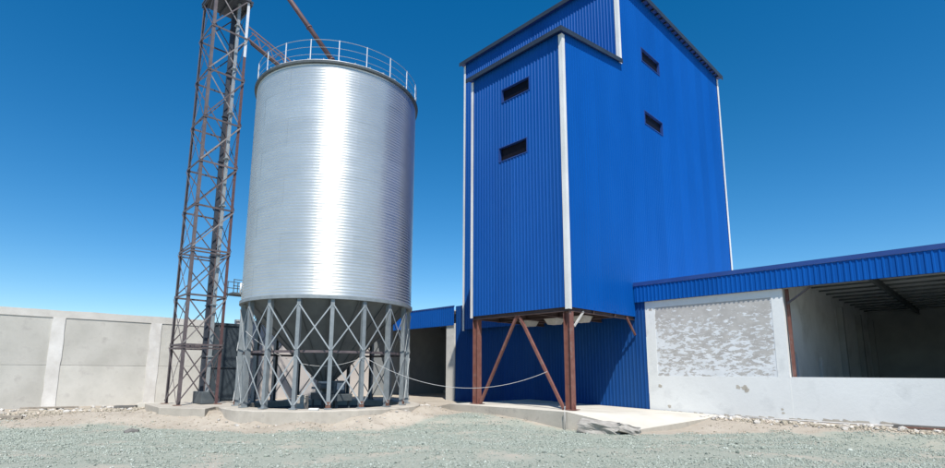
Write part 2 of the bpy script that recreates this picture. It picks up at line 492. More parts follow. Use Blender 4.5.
EDGE = [(-40, 0.5), (-23.7, 1.2), (-22.6, 4.2), (-19.7, 5.4), (-17.2, 6.6), (-15.5, 8.8), (-14.7, 11.0), (-15.2, 13.2), (-15.2, 14.9), (-10.6, 14.95), (-8.3, 15.8), (-6.7, 17.7), (-3.3, 19.2), (-1.0, 19.6), (30, 20.0)]
def edge_dist(x, y):
    """signed: > 0 on the camera's (gravel) side of the edge line"""
    best = 1e9; sg = 1
    for (x0, y0), (x1, y1) in zip(EDGE[:-1], EDGE[1:]):
        dx, dy = x1 - x0, y1 - y0
        tt = max(0, min(1, ((x - x0)*dx + (y - y0)*dy) / (dx*dx + dy*dy)))
        px, py = x0 + tt*dx, y0 + tt*dy
        dd = math.hypot(x - px, y - py)
        if dd < best:
            best = dd
            sg = 1 if (dx*(y - y0) - dy*(x - x0)) < 0 else -1
    return best * sg

xs = [-4000, -1500, -600, -250, -120, -75, -55, -45, -40, -36, -33.5] + list(np.arange(-32, 6.01, 0.2)) + [7, 9, 12, 16, 22, 32, 50, 90, 180, 400, 1000, 3000]
ys = [-4000, -1500, -500, -150, -50, -20, -10, -6] + list(np.arange(-3, 22.01, 0.2)) + [23, 25, 28] + [31, 35, 40, 50, 70, 110, 200, 400, 900, 2000, 4500]
gv = []; gg = []
for y in ys:
    for x in xs:
        gv.append((x, y, ground_z(x, y)))
        gg.append(min(1, max(0, edge_dist(x, y) * 0.7 + 0.5)) if -45 < x < 20 and -12 < y < 30 else (1.0 if y < 0 else 0.0))
nx = len(xs)
gm = MB().add(gv, [(j*nx+i, j*nx+i+1, (j+1)*nx+i+1, (j+1)*nx+i) for j in range(len(ys)-1) for i in range(nx-1)])
ground = gm.build('ground', MT['ground'], smooth=True)
ground['kind'] = 'structure'
at_ = ground.data.attributes.new('gravelly', 'FLOAT', 'POINT')
at_.data.foreach_set('value', np.array(gg, dtype=np.float32))

def gravel(name, n, sel, size, tone_shift=0.0, mat='gravel', spread=0.24):
    """angular stones, eight faces each, joined into one mesh"""
    P_ = []
    while len(P_) < n:
        x = random.uniform(-27, 4); y = random.uniform(0, 20)
        pr_ = sel(x, y)
        if pr_ > 0 and random.random() < pr_:
            P_.append((x, y, ground_z(x, y)))
    P_ = np.array(P_)
    unit = np.array([(1, 0, 0), (-1, 0, 0), (0, 1, 0), (0, -1, 0), (0, 0, 1), (0, 0, -1)], float)
    fc = np.array([(0, 2, 4), (2, 1, 4), (1, 3, 4), (3, 0, 4), (2, 0, 5), (1, 2, 5), (3, 1, 5), (0, 3, 5)])
    sz = size * np.exp(rng.normal(0, 0.38, n))
    V = unit[None] * (0.7 + 0.6 * rng.random((n, 6, 1))) + rng.normal(0, 0.22, (n, 6, 3))
    V[:, :, 2] *= 0.75
    an = rng.random(n) * 2 * PI
    c_, s_ = np.cos(an)[:, None], np.sin(an)[:, None]
    tl = rng.normal(0, 0.45, n)[:, None]
    X = V[:, :, 0]; Y = V[:, :, 1]; Z = V[:, :, 2]
    X, Z = X*np.cos(tl) - Z*np.sin(tl), X*np.sin(tl) + Z*np.cos(tl)
    V = np.stack([X*c_ - Y*s_, X*s_ + Y*c_, Z], 2) * sz[:, None, None]
    V += P_[:, None, :]; V[:, :, 2] += (sz * 0.25)[:, None]
    Fc = (fc[None] + (np.arange(n) * 6)[:, None, None]).reshape(-1, 3)
    me = bpy.data.meshes.new(name)
    me.vertices.add(n * 6); me.vertices.foreach_set('co', V.reshape(-1).astype(np.float32))
    nf = len(Fc)
    me.loops.add(nf * 3); me.loops.foreach_set('vertex_index', Fc.reshape(-1).astype(np.int32))
    me.polygons.add(nf); me.polygons.foreach_set('loop_start', np.arange(0, nf*3, 3, dtype=np.int32))
    me.update(calc_edges=True)
    me.materials.append(MT[mat])
    tone = np.clip(rng.normal(0.5 + tone_shift, spread, n), 0, 1)
    a2 = me.attributes.new('tone', 'FLOAT', 'POINT')
    a2.data.foreach_set('value', np.repeat(tone, 6).astype(np.float32))
    o = bpy.data.objects.new(name, me); COL.objects.link(o)
    o['kind'] = 'stuff'
    return o

def in_view(x, y):
    s = -0.713 * x + 0.701 * y; rr = 0.701 * x + 0.713 * y
    return s > 5.5 and abs(rr) < 0.95 * s + 2.5
def on_slab(x, y):
    return -17 < x < -7.6 and y > 15.1 and y - 15.1 > (x + 10.6) * 0.4
def sel_gravel(x, y):
    if not in_view(x, y) or on_slab(x, y): return 0
    d = edge_dist(x, y) + mnoise.fractal(Vector((x*0.9, y*0.9, 5)), 0.8, 2, 3) * 0.9
    if d < -0.2: return 0
    k = 1.0 if d > 0.6 else 0.35
    a_ = 0.701*x + 0.713*y; b_ = -0.713*x + 0.701*y
    trk = mnoise.fractal(Vector((a_*0.10, b_*0.85, 13)), 0.7, 2, 3)
    k *= 1 - 0.85*ss(0.04, 0.26, trk)
    return k * (0.16 + 0.84 * ss(-0.3, 0.15, mnoise.fractal(Vector((x*0.8, y*0.8, 9)), 0.8, 2, 3)))
def sel_bits(x, y):
    if not in_view(x, y) or on_slab(x, y): return 0
    d = edge_dist(x, y)
    return 1.0 if -4.5 < d < 0 and math.hypot(x + 20.39, y - 11.27) > 3.9 and y < 20.5 else 0
tag(gravel('gravel', 160000, sel_gravel, 0.0145), 'grey green crushed gravel covering the yard')
def sel_coarse(x, y):
    if not in_view(x, y) or on_slab(x, y) or edge_dist(x, y) < 0.1: return 0
    return ss(-0.1, 0.45, mnoise.fractal(Vector((x*0.7, y*0.7, 41)), 0.8, 2, 3)) + 0.04
tag(gravel('coarse_gravel', 4200, sel_coarse, 0.020, 0.0, 'gravel', 0.5), 'bigger pale and dark stones among the gravel')
def sel_debris(x, y):
    if not in_view(x, y) or on_slab(x, y): return 0
    if x < -25.2 and 0 < y < 6.6: return 0.9*ss(-25.2, -27.5, x) + 0.1
    if x > -8 and 19.4 < y < 20.7: return 0.15 + 0.85*ss(19.5, 20.5, y)
    return 0
tag(gravel('loose_grit', 2200, sel_bits, 0.020, 0.05, 'grit'), 'scattered grit on the sandy strip')
tag(gravel('debris', 5200, sel_debris, 0.034, 0.0, 'grit'), 'broken rubble bits at the foot of the walls')

# ------------------------------------------------------------------ silo
SX, SY, SR, ZR, ZT = -20.392, 11.268, 3.54, 4.40, 13.80
silo = thing('grain_silo', (SX, SY, 0.25), 'tall round galvanised corrugated silo with conical hopper on braced steel legs', 'silo')
NC, NS = 8, 8                                     # courses and sheets per course
CH_ = (ZT - ZR) / NC
pit = CH_ / 10
rows, cols = 60, 18
vs = []; fs = []
for i in range(rows + 1):
    z = CH_ * i / rows
    for k in range(cols + 1):
        an = 2*PI/NS * k/cols
        rr = SR + 0.0075*math.sin(2*PI*z/pit) + 0.003*(k/cols - 0.5) + 0.002*math.sin(PI*k/cols)
        vs.append((rr*math.cos(an), rr*math.sin(an), z))
fs = [(i*(cols+1)+k, i*(cols+1)+k+1, (i+1)*(cols+1)+k+1, (i+1)*(cols+1)+k) for i in range(rows) for k in range(cols)]
sheet_me = MB().add(vs, fs).mesh('sheet', MT['shell'], smooth=True)
shell = MB().lathe([(SR - 0.05, ZR), (SR - 0.05, ZT)], 72, (SX, SY, 0)).build('shell', MT['galv_dark'], silo, smooth=True)
for i in range(NC):
    for k in range(NS):
        inst(sheet_me, 'sheet', shell, Vector((SX, SY, ZR + i*CH_)) - OFF[silo.name], 2*PI/NS*(k + (0.5 if i % 2 else 0.0) + 0.13))
roof = MB().lathe([(SR + 0.10, ZT + 0.02), (SR + 0.08, ZT + 0.06), (0.45, ZT + 1.55), (0.45, ZT + 1.75), (0.0, ZT + 1.80)], 72, (SX, SY, 0)).build('roof', MT['galv'], silo)
ribs = MB()
for k in range(36):
    an = 2*PI*k/36
    c_, s_ = math.cos(an), math.sin(an)
    ribs.bar((SX + (SR+0.05)*c_, SY + (SR+0.05)*s_, ZT + 0.10), (SX + 0.5*c_, SY + 0.5*s_, ZT + 1.56), 0.03, 0.05)
ribs.build('roof_rib', MT['galv'], roof)
MB().lathe([(SR + 0.015, ZT - 0.09), (SR + 0.10, ZT - 0.07), (SR + 0.115, ZT + 0.02), (SR - 0.2, ZT + 0.02), (SR - 0.2, ZT - 0.09), (SR + 0.015, ZT - 0.09)], 144, (SX, SY, 0)).build('eave_ring', MT['dark_steel'], silo)
# railing round the eave
rail = MB()
for zz, rd in ((0.95, 0.011), (0.62, 0.008), (0.30, 0.008)):
    rail.tube([(SX + (SR+0.03)*math.cos(2*PI*k/96), SY + (SR+0.03)*math.sin(2*PI*k/96), ZT + zz) for k in range(97)], rd, 6)
railing = rail.build('railing', MT['brace_zinc'], silo)
post_me = MB().bar((0, 0, 0), (0, 0, 0.96), 0.030).mesh('railing_post', MT['white_steel'])
for k in range(20):
    an = 2*PI*(k + 0.3)/20
    o = inst(post_me, 'railing_post', railing, (0, 0, 0), an)
    o.location = Vector((SX + (SR+0.03)*math.cos(an), SY + (SR+0.03)*math.sin(an), ZT + 0.01)) - OFF[silo.name]
# lower ring
MB().lathe([(SR + 0.02, ZR - 0.13), (SR + 0.06, ZR - 0.13), (SR + 0.06, ZR - 0.01), (SR + 0.02, ZR - 0.01), (SR - 0.10, ZR - 0.01), (SR - 0.10, ZR - 0.13), (SR + 0.02, ZR - 0.13)], 108, (SX, SY, 0)).build('ring_beam', MT['leg_zinc'], silo)
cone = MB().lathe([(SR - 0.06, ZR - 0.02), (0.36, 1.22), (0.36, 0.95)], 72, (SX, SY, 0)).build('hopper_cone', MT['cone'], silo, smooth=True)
seam = MB()
for k in range(18):
    an = 2*PI*(k + 0.5)/18
    c_, s_ = math.cos(an), math.sin(an)
    seam.bar((SX + (SR-0.04)*c_, SY + (SR-0.04)*s_, ZR - 0.06), (SX + 0.37*c_, SY + 0.37*s_, 1.22), 0.05, 0.02)
seam.build('cone_seam', MT['cone'], cone)
# legs, girts, cross braces
NL = 18
A0 = math.atan2(-SY, -SX) + math.radians(2.0)      # first leg faces the yard
LZ0, LZM = 0.27, 2.28
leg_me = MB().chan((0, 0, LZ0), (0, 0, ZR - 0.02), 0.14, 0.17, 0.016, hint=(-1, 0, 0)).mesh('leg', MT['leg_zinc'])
foot_me = MB().box(-0.16, 0.08, -0.13, 0.13, LZ0 - 0.02, LZ0 + 0.02).add([], []).mesh('base_plate', MT['leg_zinc'])
stub_me = MB().box(-0.02, 0.012, -0.09, 0.09, LZ0 + 0.02, LZ0 + 0.24).mesh('rusty_shoe', MT['rust'])
flat = {}
LR = SR - 0.02
step = 2*PI/NL
def leg_pt(k, z, rr=LR):
    an = A0 + k*step
    return Vector((SX + rr*math.cos(an), SY + rr*math.sin(an), z))
# brace meshes are built once, for the bay that starts at angle 0
def bay_mesh(name, mat, rr, z0, z1, w_, th, f0=0.0, f1=1.0):
    p_ = Vector((rr, 0, z0)); q_ = Vector((rr*math.cos(step), rr*math.sin(step), z1))
    d_ = q_ - p_
    mid = (p_ + q_) / 2; mid.z = 0
    return MB().bar(p_ + d_*f0, p_ + d_*f1, w_, th, hint=mid.normalized()).mesh(name, mat)
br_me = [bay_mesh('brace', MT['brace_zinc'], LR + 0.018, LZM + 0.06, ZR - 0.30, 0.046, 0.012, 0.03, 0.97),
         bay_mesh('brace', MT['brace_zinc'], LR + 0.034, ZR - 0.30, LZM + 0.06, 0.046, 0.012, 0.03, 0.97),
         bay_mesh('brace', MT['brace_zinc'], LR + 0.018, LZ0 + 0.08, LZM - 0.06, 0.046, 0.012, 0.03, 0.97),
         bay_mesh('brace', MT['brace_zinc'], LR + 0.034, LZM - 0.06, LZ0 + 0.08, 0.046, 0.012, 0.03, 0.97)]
girt_me = MB().angle(Vector((LR - 0.22, 0, LZM)), Vector(((LR - 0.22)*math.cos(step), (LR - 0.22)*math.sin(step), LZM)), 0.09, 0.012).mesh('girt', MT['tower_steel'])
for k in range(NL):
    an = A0 + k*step
    base = Vector((SX, SY, 0)) - OFF[silo.name]
    lp = leg_pt(k, 0) - OFF[silo.name]
    leg = inst(leg_me, 'leg', silo, lp, an)
    inst(foot_me, 'base_plate', leg, (0, 0, 0))
    if k in (0, 1, 2, 3, 7, 11, 14):
        inst(stub_me, 'rusty_shoe', leg, (0, 0, 0))
    for me in br_me:
        inst(me, 'brace', silo, base, an)
    inst(girt_me, 'girt', silo, base, an)
# small manhole low on the shell
h_an = math.radians(249)
hd = Vector((math.cos(h_an), math.sin(h_an), 0))
hc = Vector((SX, SY, 4.95)) + hd * (SR + 0.015)
hat = MB()
prv = []
for rr, o_ in ((0.24, 0.0), (0.24, 0.05), (0.19, 0.06), (0.0, 0.075)):
    for k in range(20):
        b_ = 2*PI*k/20
        prv.append(hc + hd*o_ + Vector((-hd.y, hd.x, 0))*rr*math.cos(b_) + Vector((0, 0, rr*math.sin(b_))))
hat.add(prv, [(i*20+k, i*20+(k+1) % 20, (i+1)*20+(k+1) % 20, (i+1)*20+k) for i in range(3) for k in range(20)])
hat.build('manhole', MT['white_steel'], silo, smooth=False)
# outlet slide gate
og = MB().box(SX-0.42, SX+0.42, SY-0.42, SY+0.42, 0.86, 0.95)
og.box(SX-0.30, SX+0.30, SY-0.30, SY+0.30, 0.70, 0.86)
og.build('outlet_gate', MT['galv_dark'], silo)

# round pad under the silo
pp = []
pad = MB()
npd = 120
ring_t = []; ring_b = []; ring_o = []
for k in range(npd):
    an = 2*PI*k/npd
    rr = 4.03 + 0.06*mnoise.noise(Vector((math.cos(an)*3, math.sin(an)*3, 1))) + 0.06*mnoise.noise(Vector((math.cos(an)*17, math.sin(an)*17, 1)))
    zz = 0.24 + 0.03*mnoise.noise(Vector((math.cos(an)*9, math.sin(an)*5, 4)))
    ring_t.append((SX + (rr-0.05)*math.cos(an), SY + (rr-0.05)*math.sin(an), zz))
    ring_o.append((SX + rr*math.cos(an), SY + rr*math.sin(an), zz - 0.04))
    ring_b.append((SX + (rr+0.04)*math.cos(an), SY + (rr+0.04)*math.sin(an), -0.4))
ring_i = [(SX + 3.15*math.cos(2*PI*k/npd), SY + 3.15*math.sin(2*PI*k/npd), 0.25) for k in range(npd)]
ring_j = [(x, y, -0.05) for x, y, z in ring_i]
MB().add([(x, y, 0.06) for x, y, z in ring_i], [tuple(range(npd))])
pad.add(ring_t + ring_o + ring_b + ring_i + ring_j, [(k, (k+1) % npd, 3*npd+(k+1) % npd, 3*npd+k) for k in range(npd)] + [(3*npd+k, 3*npd+(k+1) % npd, 4*npd+(k+1) % npd, 4*npd+k) for k in range(npd)] + [(npd+k, npd+(k+1) % npd, (k+1) % npd, k) for k in range(npd)] + [(2*npd+k, 2*npd+(k+1) % npd, npd+(k+1) % npd, npd+k) for k in range(npd)])
plinth = single(pad, 'silo_plinth', MT['concrete'], (SX, SY, -0.2), 'round weathered concrete plinth under the legs of the silo', 'plinth')

OFF[plinth.name] = Vector((SX, SY, -0.2))
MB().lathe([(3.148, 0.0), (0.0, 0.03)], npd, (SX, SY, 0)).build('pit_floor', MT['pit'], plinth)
# discharge machine under the hopper
mc = thing('discharge_conveyor', (SX + 0.6, SY - 0.2, 0.25), 'dark discharge conveyor box with motor below the silo cone outlet', 'conveyor')
MB().box(SX-0.6, SX+1.6, SY-0.35, SY+0.35, 0.42, 0.70).build('trough', MT['dark_steel'], mc, bevel=0.015)
MB().box(SX+0.75, SX+1.25, SY-0.28, SY+0.25, 0.70, 1.22).build('gear_housing', MT['dark_steel'], mc, bevel=0.03)
MB().box(SX+1.26, SX+1.275, SY-0.18, SY+0.15, 0.86, 1.14).build('cover_plate', MT['galv'], mc)
mo = MB().tube([(SX+0.85, SY-0.75, 1.0), (SX+0.85, SY-0.28, 1.0)], 0.15, 14).build('motor', MT['dark_steel'], mc)
MB().box(SX+0.72, SX+0.98, SY-0.72, SY-0.34, 1.12, 1.20).build('terminal_box', MT['galv'], mo)
for dx in (-0.5, 0.3, 1.45):
    for dy in (-0.28, 0.28):
        MB().bar((SX+dx, SY+dy, 0.01), (SX+dx, SY+dy, 0.42), 0.07).build('leg', MT['dark_steel'], mc)
# concrete blocks left on the plinth
def block(x, y, z, sx, sy, sz, rz, lab, grp=None, mat='concrete'):
    mb = MB().box(-sx/2, sx/2, -sy/2, sy/2, 0, sz)
    o = single(mb, 'concrete_block', MT[mat], (0, 0, 0), lab, 'block', grp, bevel=0.012)
    o.location = (x, y, z); o.rotation_euler.z = rz
    return o
block(SX+1.0, SY-1.55, 0.015, 0.40, 0.40, 0.38, 0.6, 'lower grey concrete block of the short pile beside the conveyor under the silo')
block(SX+1.02, SY-1.52, 0.395, 0.36, 0.34, 0.28, 0.75, 'upper grey concrete block stacked on another beside the conveyor under the silo')
block(SX+3.22, SY-2.18, 0.252, 0.34, 0.14, 0.07, 0.75, 'small white block lying on the front edge of the round plinth', mat='whitewash')

# ------------------------------------------------------------------ lattice tower with bucket elevator
TX1, TY0 = -23.04, 6.33
TX0, TY1 = TX1 - 1.72, TY0 + 1.52
tower = thing('lattice_tower', ((TX0+TX1)/2, (TY0+TY1)/2, 0.25), 'tall slender brown steel lattice tower standing left of the silo', 'tower')
levels = [0.27, 2.66, 4.70, 6.66, 8.52, 10.48, 12.50, 14.72, 16.86, 18.95, 21.0]
corners = {'a': (TX1, TY0), 'b': (TX0, TY0), 'c': (TX0, TY1), 'd': (TX1, TY1)}
for key, (x, y) in corners.items():
    sx = -1 if x == TX1 else 1; sy = 1 if y == TY0 else -1
    def leg_shape(z0, z1):
        wv = 0.12; th = 0.012
        return MB().prism([(x, y), (x+sx*wv, y), (x+sx*wv, y+sy*th), (x+sx*th, y+sy*th), (x+sx*th, y+sy*wv), (x, y+sy*wv)][::(1 if sx*sy > 0 else -1)], z0, z1)
    if key == 'd':
        leg_shape(0.27, 15.95).build('leg', MT['tower_red'], tower, label='red brown lower leg length')
        leg_shape(15.95, 21.2).build('leg', MT['white_steel'], tower, label='white painted upper leg length')
    else:
        leg_shape(0.27, 21.2).build('leg', MT['tower_steel'], tower)
    MB().box(x-0.13, x+0.13, y-0.13, y+0.13, 0.245, 0.27).build('base_plate', MT['rust'], tower)
faces = [(('a', 'd'), (1, 0)), (('a', 'b'), (0, -1)), (('b', 'c'), (-1, 0)), (('d', 'c'), (0, 1))]
for fi, ((k0, k1), nv) in enumerate(faces):
    c0, c1 = corners[k0], corners[k1]
    nvec = Vector((*nv, 0))
    for i, z in enumerate(levels):
        if i == 0: continue
        p_ = Vector((*c0, z)) + nvec*0.015; q_ = Vector((*c1, z)) + nvec*0.015
        MB().bar(p_, q_, 0.075, 0.03, hint=nvec).build('strut', MT['tower_steel'], tower)
        if z in (2.66, 6.66):
            MB().bar(p_ - Vector((0, 0, 0.13)), q_ - Vector((0, 0, 0.13)), 0.06, 0.03, hint=nvec).build('strut', MT['tower_steel'], tower)
    for i in range(len(levels) - 1):
        z0, z1 = levels[i] + 0.05, levels[i+1] - 0.06
        if i == 0: z0 += 0.05
        A_ = Vector((*c0, z0)); B_ = Vector((*c1, z1)); C_ = Vector((*c0, z1)); D_ = Vector((*c1, z0))
        m1 = MT['tower_sunlit'] if fi == 0 and i % 2 == 1 else MT['tower_steel']  # chosen braces take the colour with sunlight painted in
        m2 = MT['tower_sunlit'] if (fi == 0 and i > 5) or (fi == 1 and i % 3 == 0) else MT['tower_steel']
        MB().bar(A_ + nvec*0.045, B_ + nvec*0.045, 0.05, 0.012, hint=nvec).build('brace', m1, tower)
        MB().bar(C_ - nvec*0.03, D_ - nvec*0.03, 0.05, 0.012, hint=nvec).build('brace', m2, tower)
MB().box(TX0-0.05, TX1+0.08, TY0-0.08, TY1+0.12, 18.75, 18.83).build('platform_deck', MT['casing_dark'], tower)
for yy in (TY0-0.02, (TY0+TY1)/2, TY1+0.06):
    MB().bar((TX0-0.05, yy, 18.68), (TX1+0.08, yy, 18.68), 0.08, 0.13).build('deck_beam', MT['casing_dark'], tower)
pr_ = MB()
for zz in (19.2, 19.75):
    pr_.tube([(TX0-0.04, TY0-0.06, zz), (TX1+0.06, TY0-0.06, zz), (TX1+0.06, TY1+0.1, zz), (TX0-0.04, TY1+0.1, zz), (TX0-0.04, TY0-0.06, zz)], 0.02, 6)
pr_.build('platform_rail', MT['tower_steel'], tower)
single(MB().prism([(-25.35, 5.75), (-22.4, 5.55), (-20.6, 6.6), (-21.6, 7.3), (-22.0, 8.6), (-25.35, 8.6)], -0.4, 0.245), 'tower_plinth', MT['concrete'], (-23.8, 7.0, -0.2), 'low grey concrete plinth under the brown lattice tower', 'plinth', bevel=0.02)

be = thing('bucket_elevator', (-23.6, 7.45, 0.25), 'bucket elevator with one dark and one bright casing inside the lattice tower', 'elevator')
for (cx, cy, m_, nm) in ((-24.0, 7.46, 'casing_dark', 'dark weathered casing'), (-23.45, 7.52, 'brace_zinc', 'bright galvanised casing')):
    hw = 0.075 if m_ == 'casing_dark' else 0.06
    cs = MB().box(cx-hw, cx+hw, cy-hw, cy+hw, 0.75, 21.4).build('casing', MT[m_], be, label=nm)
    fl = MB().box(-0.11, 0.11, -0.11, 0.11, -0.02, 0.02).mesh('flange', MT[m_])
    for k in range(9):
        inst(fl, 'flange', cs, Vector((cx, cy, 2.2 + k*2.2)) - OFF[be.name])
MB().box(-24.3, -23.15, 7.25, 7.75, 0.26, 0.75).build('boot', MT['dark_steel'], be, bevel=0.02)
hb = MB().prism([(-24.3, 7.2), (-23.1, 7.2), (-23.1, 7.8), (-24.3, 7.8)], 21.4, 22.2)
hb.build('head', MT['galv_dark'], be, bevel=0.08)

# spout from the elevator head to the silo apex
sp = thing('grain_spout', (SX, SY, ZT + 1.75), 'brown round spout pipe slanting down to the top of the silo', 'pipe')
q0 = Vector((-23.2, 7.75, 21.9)); q1 = Vector((SX, SY, ZT + 1.72))
MB().tube([q0, q1], 0.115, 14).build('pipe', MT['tower_red'], sp, smooth=True)
for f_ in (0.15, 0.4, 0.65, 0.9):
    p_ = q0.lerp(q1, f_); d_ = (q1 - q0).normalized()
    MB().tube([p_ - d_*0.03, p_ + d_*0.03], 0.145, 14).build('flange', MT['tower_red'], sp)

# inclined gangway truss between tower and silo roof
gw = thing('gangway', (-22.9, 7.95, 16.7), 'narrow brown lattice gangway sloping from the tower to the silo roof', 'gangway')
G0 = Vector((-22.93, 7.85, 0)); G1 = Vector((-21.35, 10.0, 0))
side = Vector((-(G1-G0).normalized().y, (G1-G0).normalized().x, 0))
zt0, zt1, zl0, zl1 = 17.45, 15.35, 16.86, 14.75
for sd in (0.0, 0.42):
    off = side * sd
    MB().bar(G0 + off + Vector((0, 0, zt0)), G1 + off + Vector((0, 0, zt1)), 0.05).build('chord', MT['tower_red'], gw)
    MB().bar(G0 + off + Vector((0, 0, zl0)), G1 + off + Vector((0, 0, zl1)), 0.05).build('chord', MT['tower_red'], gw)
    nn = 9
    for k in range(nn):
        f0, f1 = k/nn, (k+1)/nn
        pA = G0.lerp(G1, f0) + off; pB = G0.lerp(G1, f1) + off
        za, zb = (zt0 + (zt1-zt0)*f0, zl0 + (zl1-zl0)*f1) if k % 2 else (zl0 + (zl1-zl0)*f0, zt0 + (zt1-zt0)*f1)
        MB().bar(pA + Vector((0, 0, za)), pB + Vector((0, 0, zb)), 0.022).build('lacing', MT['tower_red'], gw)
dk = G0.lerp(G1, 0.5) + side*0.21
MB().extrude([(-0.19, -0.012), (0.19, -0.012), (0.19, 0.012), (-0.19, 0.012)], G0 + side*0.21 + Vector((0, 0, zl0)), G1 + side*0.21 + Vector((0, 0, zl1))).build('walkway_deck', MT['tower_red'], gw)

# access platform between the tower and the silo shell
ap = thing('access_platform', (-23.0, 8.3, 4.85), 'small railed steel platform bridging the tower and the silo shell', 'platform')
ax0, ax1, ay0, ay1 = -23.1, -22.4, 7.88, 8.75
MB().box(ax0, ax1, ay0, ay1, 4.80, 4.88).build('deck', MT['dark_steel'], ap)
for xx in (ax0, ax1):
    for zz in (5.15, 5.42):
        MB().bar((xx, ay0, zz), (xx, ay1, zz), 0.03).build('rail', MT['dark_steel'], ap)
    for yy in (ay0+0.02, (ay0+ay1)/2, ay1-0.02):
        MB().bar((xx, yy, 4.88), (xx, yy, 5.42), 0.03).build('post', MT['dark_steel'], ap)

# ------------------------------------------------------------------ boundary wall at the left
WX = -30.0
bw = thing('concrete_wall', (WX, 2.0, 0), 'long grey precast concrete wall with white mortar strips left of the tower', 'wall')
PY = [-12.55, -8.65, -4.75, -0.85, 3.05, 6.95, 9.62]
top_z, jz = 3.98, 1.82
for i in range(len(PY) - 1):
    y0, y1 = PY[i] + 0.23, PY[i+1] - 0.23
    if i == len(PY) - 2: y1 = PY[-1]
    MB().box(WX-0.16, WX, y0, y1, -0.25, jz - 0.007).build('panel', MT['panel'], bw, bevel=0.012)
    MB().box(WX-0.16, WX-0.006, y0, y1, jz + 0.007, top_z).build('panel', MT['panel'], bw, bevel=0.012)
    MB().box(WX-0.16, WX-0.022, y0, y1, jz-0.007, jz+0.007).build('joint', MT['panel'], bw)
for i, y in enumerate(PY[:-1]):
    # ragged mortar strip
    vs = []; n = 14
    for k in range(n + 1):
        z = -0.25 + (top_z + 0.25)*k/n
        j0 = 0.035*mnoise.noise(Vector((i*7.3, z*1.9, 0))); j1 = 0.035*mnoise.noise(Vector((i*5.1, z*1.9, 8)))
        vs += [(WX+0.03, y-0.245+j0, z), (WX+0.03, y+0.245+j1, z), (WX-0.15, y-0.245+j0, z), (WX-0.15, y+0.245+j1, z)]
    fs = []
    for k in range(n):
        o = 4*k
        fs += [(o, o+1, o+5, o+4), (o+1, o+3, o+7, o+5), (o+2, o, o+4, o+6), (o+3, o+2, o+6, o+7)]
    fs.append((4*n, 4*n+1, 4*n+3, 4*n+2))
    MB().add(vs, fs).build('mortar_strip', MT['mortar'], bw)
vs = []; n = 60
for k in range(n + 1):
    y = -12.8 + (9.62 + 12.8)*k/n
    zz = 0.03*mnoise.noise(Vector((y*0.8, 0, 2)))
    vs += [(WX+0.022, y, top_z - 0.004), (WX+0.022, y, top_z + 0.33 + zz), (WX-0.19, y, top_z + 0.33 + zz), (WX-0.19, y, top_z - 0.004)]
fs = [(4*k+j, 4*k+4+j, 4*k+4+(j+1) % 4, 4*k+(j+1) % 4) for k in range(n) for j in range(4)] + [(0, 1, 2, 3), (4*n+3, 4*n+2, 4*n+1, 4*n)]
MB().add(vs, fs).build('coping', MT['coping'], bw)

gt = thing('sheet_gate', (WX, 10.7, 0), 'dark slate sheet steel gate closing the gap in the wall behind the silo', 'gate')
MB().box(WX-0.06, WX-0.02, 9.68, 11.66, 0.0, 4.22).build('gate_leaf', MT['gate'], gt)
for zz in (0.1, 1.82, 4.12):
    MB().box(WX-0.02, WX+0.03, 9.68, 11.66, zz-0.04, zz+0.04).build('rail', MT['gate'], gt)
for yy in (9.70, 11.60):
    MB().box(WX-0.02, WX+0.028, yy-0.02, yy+0.05, 0.14, 1.78).build('stile', MT['gate'], gt)
    MB().box(WX-0.02, WX+0.028, yy-0.02, yy+0.05, 1.86, 4.08).build('stile', MT['gate'], gt)
fw = thing('cream_wall', (-31, 16, 0), 'plain cream rendered wall seen between the legs of the silo', 'wall')
MB().box(-31.2, -31.0, 11.2, 20.7, -0.2, 4.45).build('wall_face', MT['cream'], fw)
MB().box(-31.24, -30.96, 11.2, 20.7, 4.452, 4.56).build('coping', MT['coping'], fw)

# ------------------------------------------------------------------ blue tower building
Xa, Ya, Xb, Xd, Ym, Ye, Yw = -11.0, 15.79, -16.10, -21.49, 20.41, 33.05, 20.776
z1, z2, z3, z4 = 3.99, 15.17, 20.53, 15.93
bt = thing('blue_tower', ((Xa+Xd)/2, (Ya+Ye)/2, 0.25), 'tall bright blue corrugated tower block with white corner strips', 'building')
def slope_top(L):
    return lambda d: z2 + (z4 - z2) * min(1, d / (Ym - Ya))
# annex front, with two openings (d measured from Xb)
P = 0.17
def snap(v): return round(v / P) * P
hf = [(snap(-14.22 - Xb), snap(-12.76 - Xb), 13.34, 13.92), (snap(-14.39 - Xb), snap(-12.81 - Xb), 10.62, 11.23)]
fc = corrugated(MB(), (Xb, Ya), (Xa, Ya), const(z1), const(z2 - 0.02), hf).build('annex_front_cladding', MT['blue_front'], bt)
# side wall: annex side and main side run in one plane
hsd = [(22.62 - Ya, 24.52 - Ya, 17.04, 17.72), (22.62 - Ya, 24.50 - Ya, 13.67, 14.32)]
sd = MB()
corrugated(sd, (Xa, Ya), (Xa, Ym), const(z1), lambda d: z2 + (z4-z2)*d/(Ym-Ya) - 0.02, depth=0.008)
corrugated(sd, (Xa, Ym), (Xa, Ye), lambda d: z1, const(z3 - 0.02), [(h[0]-(Ym-Ya), h[1]-(Ym-Ya), h[2], h[3]) for h in hsd], depth=0.008)
sd.build('side_cladding', MT['blue'], bt)
corrugated(MB(), (Xb, Ym), (Xb, Ya), const(z1), lambda d: z4 + (z2-z4)*d/(Ym-Ya) - 0.02).build('annex_left_cladding', MT['blue'], bt)
mf = MB()
corrugated(mf, (Xd, Ym), (Xb, Ym), const(z1), const(z3 - 0.02))
corrugated(mf, (Xb, Ym), (Xa, Ym), const(z4 + 0.0), const(z3 - 0.02))
mf.build('front_cladding', MT['blue_front'], bt)
bk = MB()
